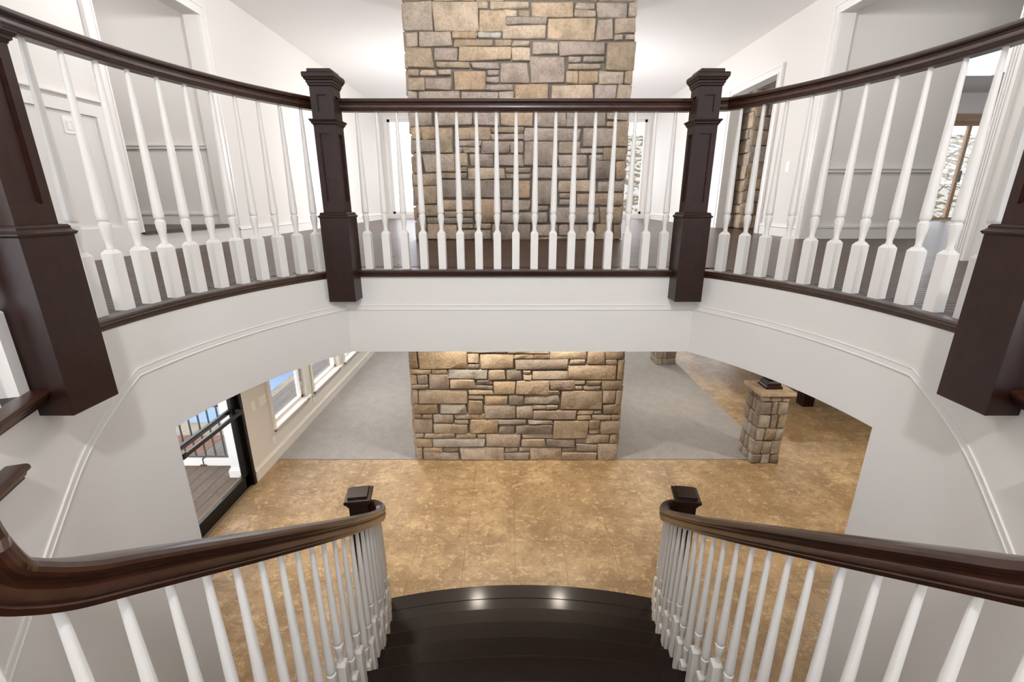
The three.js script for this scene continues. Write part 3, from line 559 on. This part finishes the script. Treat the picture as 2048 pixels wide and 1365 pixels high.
pier('low stone pier with a tan cap at the corner of the carpet', 3.255, -5.53, 0.37, 1.02);
pier('distant low stone pier at the far edge of the carpet', 3.14, -9.5, 0.42, 1.02);
function post(name, label, x, z, y0, w, base, tall) {
  const t = thing(name, label, 'wood post', [x, y0, z]);
  const H = tall ?? SOFFIT - y0, core = w / 2 - 0.012;
  mesh('core', grain(B(-core, core, 0, H, -core, core), 1), M.wood, t);
  if (base) mesh('plinth', grain(square([[0.001, 0], [w / 2 + 0.035, 0], [w / 2 + 0.035, 0.03], [w / 2 + 0.022, 0.04], [w / 2 + 0.014, 0.075], [w / 2, 0.1], [0.001, 0.1]]), 1), M.wood, t);
  for (let k = 0; k < 4; k++) for (let i = 0; i < 4; i++) { const a = -w / 2 + w * (i + 0.15) / 4; mesh('reed', grain(B(a, a + w * 0.175, base ? 0.1 : 0, H, core, w / 2).rotateY(k * Math.PI / 2), 1), M.wood, t); }
}
post('wood_post', 'dark wood post standing on the low stone pier', 3.255 + 0.185, -5.53 - 0.185, LOW + 1.075, 0.15, true);
post('wood_post', 'dark wood post standing on the distant stone pier', 3.35, -9.71, LOW + 1.075, 0.15, true);
post('wood_column', 'dark fluted wood column under the added counter at right', 5.17, -7.44, LOW, 0.2, false, 1.02);
{  // counter out of view, added to shade the floor at far right
  const t = thing('added_counter', 'added unseen dark wood counter top that shades the floor', 'bar counter', [0, LOW, 0]);
  mesh('counter_top', grain(slab([[4.95, -7.15], [7.4, -7.15], [7.4, -10.4], [4.95, -10.4]], 1.04, 1.09, 0.01), 0), M.wood, t);
  mesh('front_apron', grain(B(5.02, 7.4, 0.92, 1.04, -7.3, -7.26), 0), M.wood, t);
  mesh('side_apron', grain(B(5.06, 5.1, 0.92, 1.04, -10.3, -7.3), 2), M.wood, t);
}
{
  const t = thing('stone_pier', 'tall brown stone pier seen through the far right opening', 'stone pier', [3.78, 0, -9.34]);
  mesh('core', B(0.03, 0.5, 0, CEIL - 0.012, 0, 1.37), M.mortar, t);
  courses(t, 1.4, 0, CEIL - 0.012, (a, b) => V(0.035, b, a), -Math.PI / 2, 0.15, 0.25, 0.16, 0.42);
  courses(t, 0.5, 0, CEIL - 0.012, (a, b) => V(0.01 + a, b, 1.365), 0, 0.15, 0.25, 0.16, 0.3);
}

// ================================================================ WINDOWS AND DOORS
let winN = 0, doorN = 0;
function windowZ(x, z0, z1, y0, y1, label, face = 1) {     // set in a wall of constant x
  const o = struct(`window_${++winN}`, label), f = 0.05, xa = x - face * 0.11, xb = x - face * 0.05;
  const fr = mesh('frame', [B(xa, xb, y0, y0 + f, z0, z1), B(xa, xb, y1 - f, y1, z0, z1), B(xa, xb, y0, y1, z0, z0 + f), B(xa, xb, y0, y1, z1 - f, z1)], M.trim, o);
  mesh('pane', B(x - face * 0.083, x - face * 0.077, y0 + f, y1 - f, z0 + f, z1 - f), M.glass, fr);
  mesh('casing', [B(x, x + face * 0.02, y0 - 0.06, y1 + 0.07, z0 - 0.07, z0), B(x, x + face * 0.02, y0 - 0.06, y1 + 0.07, z1, z1 + 0.07), B(x, x + face * 0.02, y1, y1 + 0.07, z0, z1)], M.trim, o);
  mesh('sill', sweep([[-0.06, 0], [0.05, 0], [0.06, -0.012], [0.05, -0.024], [0.02, -0.03], [0.02, -0.075], [0, -0.08], [-0.06, -0.08]].map(([a, b]) => [-a * face, b]), [V(x, y0 + 0.01, z0 - 0.09), V(x, y0 + 0.01, z1 + 0.09)], { upright: true }), M.trim, o);
  mesh('latch', B(x - face * 0.05, x - face * 0.03, y0 + 0.22, y0 + 0.28, z0 + 0.015, z0 + 0.035), M.plate, fr);
  return o;
}
lowWin.forEach(([a, b, c, d], i) => windowZ(XL, a, b, c, d, ['white framed window beside the black glass door', 'second white framed window from the black glass door', 'third white framed window from the black glass door'][i]));
windowZ(12.4, -9.5, -5, 0.8, 2.2, 'white window in the far wall of the right hand room', -1);
function windowX(z, x0, x1, y0, y1, label, face, n, mat = M.trim, name = 'window') {
  const o = struct(name === 'window' ? `window_${++winN}` : `door_${++doorN}`, label), f = 0.06, za = z - face * 0.11, zb = z - face * 0.04;
  mesh('frame', [B(x0, x1, y0, y0 + f, za, zb), B(x0, x1, y1 - f, y1, za, zb), B(x0, x0 + f, y0, y1, za, zb), B(x1 - f, x1, y0, y1, za, zb)], mat, o);
  for (let k = 0; k < n; k++) {
    const a = lerp(x0 + f, x1 - f, k / n), b = lerp(x0 + f, x1 - f, (k + 1) / n);
    if (k) mesh('mullion', B(a - 0.035, a + 0.035, y0 + f, y1 - f, za, zb), mat, o);
    mesh('pane', B(a + (k ? 0.035 : 0), b - (k < n - 1 ? 0.035 : 0), y0 + f, y1 - f, z - face * 0.08, z - face * 0.074), M.glass, o);
  }
  mesh('casing', [B(x0 - 0.08, x0, y0, y1 + 0.08, z, z + face * 0.02), B(x1, x1 + 0.08, y0, y1 + 0.08, z, z + face * 0.02), B(x0, x1, y1, y1 + 0.08, z, z + face * 0.02)], mat, o);
  return o;
}
const farNames = ['tall bright window left of the chimney on the far wall', 'tall bright window behind the chimney on its left', 'tall bright window behind the chimney on its right', 'tall bright window right of the chimney on the far wall'];
upWin.forEach(([a, b], i) => windowX(ZB, a, b, 0.12, 2.4, farNames[i], 1, i % 3 ? 2 : 1));
[[-2.9, -0.6], [0.4, 2.6], [4, 6.5]].forEach(([a, b], i) => windowX(ZB, a, b, -2.5, -0.85, ['far lower window on the left of the carpet', 'far lower window behind the chimney base', 'far lower window at the tiled end of the room'][i], 1, 2));
windowX(ZF, -1.1, 1.1, 0.1, 2.2, 'wide window behind the half landing', -1, 2);
windowZ(-2.75, -0.9, 1.5, -0.3, 2.2, 'tall stair window beside the left upper flight');
windowZ(2.75, -0.9, 1.5, -0.3, 2.2, 'tall stair window beside the right upper flight', -1);
{
  const o = windowX(-11, 9.35, 11.6, 0.02, 2.1, 'light oak framed glass patio door in the right hand room', 1, 3, M.oak, 'door');
  mesh('door_handle', B(10.06, 10.08, 0.85, 1.1, -10.94, -10.91), M.black, o);
  mesh('blind_box', B(9.3, 11.7, 2.12, 2.26, -11, -10.9), M.oak, o);
  windowX(-11, 4.75, 6.1, 0.02, 2.05, 'grey framed glass door seen through the far right opening', 1, 2, M.grey, 'door');
}
{
  const o = struct(`door_${++doorN}`, 'black framed glass door with push bar beside the lower left wall');
  const z0 = -5.08, z1 = -3.9, y1 = -0.85, xa = XL - 0.12, xb = XL + 0.012;
  mesh('frame', [B(xa, xb, LOW, y1, z0, z0 + 0.05), B(xa, xb, LOW, y1, z1 - 0.05, z1), B(xa, xb, y1 - 0.05, y1, z0, z1)], M.black, o);
  const a = z0 + 0.055, b = z1 - 0.055, xd = XL - 0.075, xe = XL - 0.03, w = 0.095;
  const leaf = mesh('leaf', [B(xd, xe, LOW + 0.01, LOW + 0.175, a, b), B(xd, xe, y1 - 0.16, y1 - 0.055, a, b), B(xd, xe, LOW + 0.01, y1 - 0.055, a, a + w), B(xd, xe, LOW + 0.01, y1 - 0.055, b - w, b)], M.black, o);
  mesh('pane', B(XL - 0.055, XL - 0.049, LOW + 0.175, y1 - 0.16, a + w, b - w), M.glass, leaf);
  mesh('push_bar', [B(XL + 0.03, XL + 0.055, -2.0, -1.955, a + 0.02, b - 0.02), B(XL - 0.03, XL + 0.05, -2.01, -1.945, a + 0.01, a + 0.06), B(XL - 0.03, XL + 0.05, -2.01, -1.945, b - 0.06, b - 0.01)], M.bar, leaf);
  mesh('middle_rail', B(XL - 0.12, XL - 0.085, -2.0, -1.95, a, b), M.black, leaf);
  mesh('latch', B(XL - 0.03, XL - 0.02, -1.76, -1.68, a + 0.03, a + 0.055), M.bar, leaf);
}
// ---- switches and sockets
function plate(label, x, y, z, w, h, n, s, cat = 'switch', nm = 'light_switch') {
  const t = thing(nm, label, cat, [x, y, z]);
  const cp = mesh('cover_plate', B(0, s * 0.006, -h / 2, h / 2, -w / 2, w / 2), M.plate, t);
  for (let k = 0; k < n; k++) { const c = (k - (n - 1) / 2) * 0.046; mesh(nm === 'wall_socket' ? 'outlet' : 'rocker', B(s * 0.006, s * 0.011, -0.033, 0.033, c - 0.016, c + 0.016), M.plate, cp); }
}
plate('white double rocker switch on the left wainscot', XL, 0.99, -3.73, 0.125, 0.12, 2, 1);
plate('white single switch on the wall between the right openings', XR, 0.87, -6.28, 0.075, 0.12, 1, -1);
plate('single white switch nearest the black glass door', XL, -2.06, -5.3, 0.075, 0.12, 1, 1);
plate('triple white switch between the glass door and first window', XL, -2.07, -5.52, 0.16, 0.12, 3, 1);
plate('white wall socket below the first lower window', XL, -2.72, -5.62, 0.07, 0.11, 1, 1, 'socket', 'wall_socket');
plate('white wall socket below the second lower window', XL, -2.72, -6.95, 0.07, 0.11, 1, 1, 'socket', 'wall_socket');

// ================================================================ OUTSIDE
{
  const d = thing('deck', 'brown board deck landing outside the black glass door', 'deck', [0, LOW, 0]);
  for (let k = 0; k < 14; k++) mesh('board', grain(B(XL - 0.16 - k * 0.146 - 0.14, XL - 0.16 - k * 0.146, -0.09, -0.05, -5.55, -2.6), 2, 1, k * 0.6), M.deck, d);
  mesh('edge_beam', B(XL - 2.3, XL - 0.16, -0.3, 0.05, -5.64, -5.55), M.trim, d);
  const g = thing('deck', 'grey board deck running along the house under the windows', 'deck', [0, LOW, 0]);
  for (let k = 0; k < 8; k++) mesh('board', grain(B(XL - 0.16 - k * 0.136 - 0.131, XL - 0.16 - k * 0.136, -0.12, -0.08, ZB, -5.66), 2, 1, k * 0.6), M.deckGrey, g);
  const r = thing('deck_railing', 'black metal railing on the white beam of the deck', 'railing', [0, LOW, -5.6]);
  mesh('bottom_rail', B(XL - 2.2, XL - 0.35, 0.06, 0.085, -0.014, 0.014), M.iron, r);
  mesh('top_rail', B(XL - 2.2, XL - 0.35, 0.83, 0.865, -0.02, 0.02), M.iron, r);
  for (let k = 0; k < 14; k++) mesh('rail_baluster', B(XL - 0.42 - k * 0.137 - 0.008, XL - 0.42 - k * 0.137 + 0.008, 0.085, 0.83, -0.008, 0.008), M.iron, r);
  mesh('foot', [B(XL - 1.0, XL - 0.98, -0.05, 0.06, -0.01, 0.05), B(XL - 1.03, XL - 0.95, -0.05, -0.03, 0, 0.07)], M.iron, r);
  const p = thing('porch_post', 'white square porch post outside the black glass door', 'post', [-3.72, LOW - 0.05, -5.36]);
  mesh('shaft', B(-0.075, 0.075, 0, 2.6, -0.075, 0.075), M.trim, p);
  mesh('base_trim', square([[0.001, 0], [0.098, 0], [0.098, 0.1], [0.088, 0.11], [0.088, 0.125], [0.075, 0.13], [0.001, 0.13]]), M.trim, p);
  tag(mesh('snow_ground', B(-60, 60, -4.4, -4.05, -70, 40), M.snow, scene), 'snow covered ground round the house', 'ground');
  const pa = thing('brick_patio', 'terracotta paved patio below the deck railing', 'patio', [0, -4.05, 0]);
  for (let i = 0; i < 7; i++) for (let j = 0; j < 9; j++) mesh('paver', flatUV(B(-7.2 + i * 0.36, -7.2 + i * 0.36 + 0.35, 0, 0.04, -8.1 + j * 0.24, -8.1 + j * 0.24 + 0.23), 1, rr(0, 2), rr(0, 2)), (i * 5 + j * 3) % 4 ? M.brick : M.brick2, pa);
  tag(mesh('pool_surround', flatUV(merge([B(-10, -4.7, -4.06, -4.03, -8.69, -8.12), B(-5.99, -4.7, -4.06, -4.03, -12, -8.69)]), 0.5), M.concrete, scene), 'pale concrete strip round the blue pool', 'paving');
  tag(mesh('pool', B(-10, -6.0, -4.06, -4.035, -13, -8.7), M.pool, scene), 'blue pool cover beyond the patio', 'pool');
  tag(mesh('garden_wall', [B(-11, -4.2, -4.05, -3.3, -13.3, -13.1), B(-11, -4.2, -3.3, -3.24, -13.35, -13.05)], M.trim, scene), 'low white garden wall beyond the pool', 'garden wall');
  // hillside with bare trees behind the patio doors
  const hp = new THREE.PlaneGeometry(40, 30, 40, 30).rotateX(-Math.PI / 2); const q = hp.attributes.position;
  for (let i = 0; i < q.count; i++) { const x = q.getX(i), z = q.getZ(i); q.setY(i, Math.max(0, (15 - z)) * 0.42 - 6.4 + 0.5 * fbm(x / 40 + 0.5, z / 40 + 0.5, 12, 77, 3)); }
  hp.computeVertexNormals(); hp.translate(27, 0, -32);
  tag(mesh('hillside', flatUV(hp, 0.22), M.hill, scene), 'snowy leaf strewn hillside beyond the patio doors', 'hillside');
  [[9.6, -17, 0.13], [12.5, -19, 0.16], [15, -18, 0.12], [18, -21, 0.16], [8.2, -19, 0.15], [21, -20, 0.13]].forEach(([x, z, r0], i) => {
    const t = thing('bare_tree', ['bare tree nearest the oak patio door', 'thick bare tree on the lower hillside', 'thin bare tree on the hillside', 'bare tree high on the hillside', 'bare tree seen past the grey framed door', 'bare tree at the right of the hillside'][i], 'tree', [x, Math.max(0, -17 - z) * 0.42 - 6.4, z], 0, 'bare trees on the hillside');
    mesh('trunk', new THREE.CylinderGeometry(r0 * 0.45, r0, 9, 8).translate(0, 4.5, 0), M.bark, t);
    for (let k = 0; k < 9; k++) mesh('branch', new THREE.CylinderGeometry(0.01, 0.045, rr(1.2, 2.4), 5).translate(0, 0.9, 0).rotateZ(rr(0.5, 1.1)).rotateY(rr(0, 6.28)).translate(0, 3 + k * 0.6, 0), M.bark, t);
  });
  const rl = thing('terrace_rail', 'white rail across the terrace outside the oak patio door', 'railing', [0, 0, -12.6]);
  mesh('top_rail', B(8, 18, 0.88, 0.94, -0.03, 0.03), M.trim, rl); mesh('bottom_rail', B(8, 18, 0.1, 0.14, -0.02, 0.02), M.trim, rl);
  for (let k = 0; k < 6; k++) mesh('rail_post', B(8 + k * 2 - 0.04, 8 + k * 2 + 0.04, 0, 0.94, -0.04, 0.04), M.trim, rl);
  tag(mesh('terrace', B(7.8, 18, -0.2, -0.02, -12.8, -11.16), M.snow, scene), 'snowy terrace outside the patio doors', 'terrace');
}

// ================================================================ LAMPS
const bulb = std(0xffffff, 0.5, { emissive: 0xfff0dc, emissiveIntensity: 6 });
function can(label, x, y, z, k = 1) {
  const t = thing('recessed_light', label, 'ceiling light', [x, y, z], 0, 'recessed ceiling lights');
  mesh('trim_ring', new THREE.TorusGeometry(0.075, 0.009, 6, 20).rotateX(Math.PI / 2).translate(0, -0.004, 0), M.trim, t);
  mesh('lamp_lens', new THREE.CylinderGeometry(0.07, 0.07, 0.004, 20).translate(0, -0.003, 0), bulb, t);
  const l = new THREE.SpotLight(CAN_COLOR, CAN * k, 0, 1.25, 0.6, 2); l.position.set(0, -0.02, 0); l.target.position.set(0, -1, 0); l.castShadow = true; l.shadow.radius = 3.5;
  t.add(l, l.target);
}
can('left recessed light washing the lower chimney stones', -0.55, SOFFIT, -5.18, 1.6);
can('right recessed light washing the lower chimney stones', 0.62, SOFFIT, -5.18, 1.6);
[[-2.2, -4.2], [-1.5, -3.7], [2.4, -4.2], [4.6, -4.6], [-2.4, -7.5], [2.6, -7.5], [-2.4, -10], [2.6, -10.3], [5.9, -8.4]].forEach(([x, z], i) => can(['near the glass door', 'left of the stair foot', 'right of the stair foot', 'over the right tiled floor', 'left of the lower chimney', 'right of the lower chimney', 'at the far left of the carpet', 'at the far right of the carpet', 'over the added counter'][i].replace(/^/, 'lower ceiling recessed light '), x, SOFFIT, z, [1.5, 0.9, 1, 3, 2.2, 2.6, 1.6, 1.6, 2.2][i]));
function pendant(label, x, z, k = 1, top = CEIL, drop = 0.42) {  // added fill lamp, always placed out of view
  const t = thing('added_pendant', label, 'pendant light', [x, top, z], 0, 'added globe pendants out of view');
  mesh('canopy', new THREE.CylinderGeometry(0.06, 0.065, 0.025, 20).translate(0, -0.0125, 0), M.black, t);
  mesh('stem', new THREE.CylinderGeometry(0.006, 0.006, drop - 0.12, 8).translate(0, -(drop - 0.12) / 2, 0), M.black, t);
  const fit = mesh('fitter', new THREE.CylinderGeometry(0.04, 0.05, 0.03, 16).translate(0, -drop + 0.115, 0), M.black, t);
  mesh('added_globe', new THREE.SphereGeometry(0.11, 24, 16).translate(0, -drop, 0), globe, fit);
  const l = new THREE.PointLight(GLOBE_COLOR, GLOBE * k); l.position.set(0, -drop, 0); l.castShadow = true; l.shadow.radius = 5; t.add(l);
}
const globe = std(0xffffff, 0.4, { emissive: 0xfdfcff, emissiveIntensity: 4 });
[[-2.3, -4.4, 'over the left landing'], [2.35, -4.4, 'over the right landing'], [0.02, -4.5, 'before the stone chimney']].forEach(([x, z, w], i) => pendant('added unseen globe pendant ' + w, x, z, i === 2 ? 0.8 : 1));  // added above the frame to even out the hall light
[[-1.35, -8.6, 'behind the chimney at left'], [1.4, -8.6, 'behind the chimney at right']].forEach(([x, z, w]) => pendant('added unseen globe pendant ' + w, x, z, 4, CEIL, 1.55));  // hidden by the chimney, added to brighten the far walls
pendant('added unseen globe pendant over the half landing', 0, 0.7, 5.2, CEIL, 0.35);  // added behind the camera to brighten the stairwell
pendant('added unseen globe pendant in the raised side room', -4.5, -4.6, 0.35, 2.5, 0.3);  // added to brighten the side room
pendant('added unseen globe pendant in the right hand room', 7, -6.8, 2, CEIL, 0.4);  // added to brighten the room around the stone pier
pendant('added unseen globe pendant inside the wide right opening', 4.5, -4.5, 0.2, CEIL, 0.3);  // added fill inside the recess

renderer.render(scene, camera);
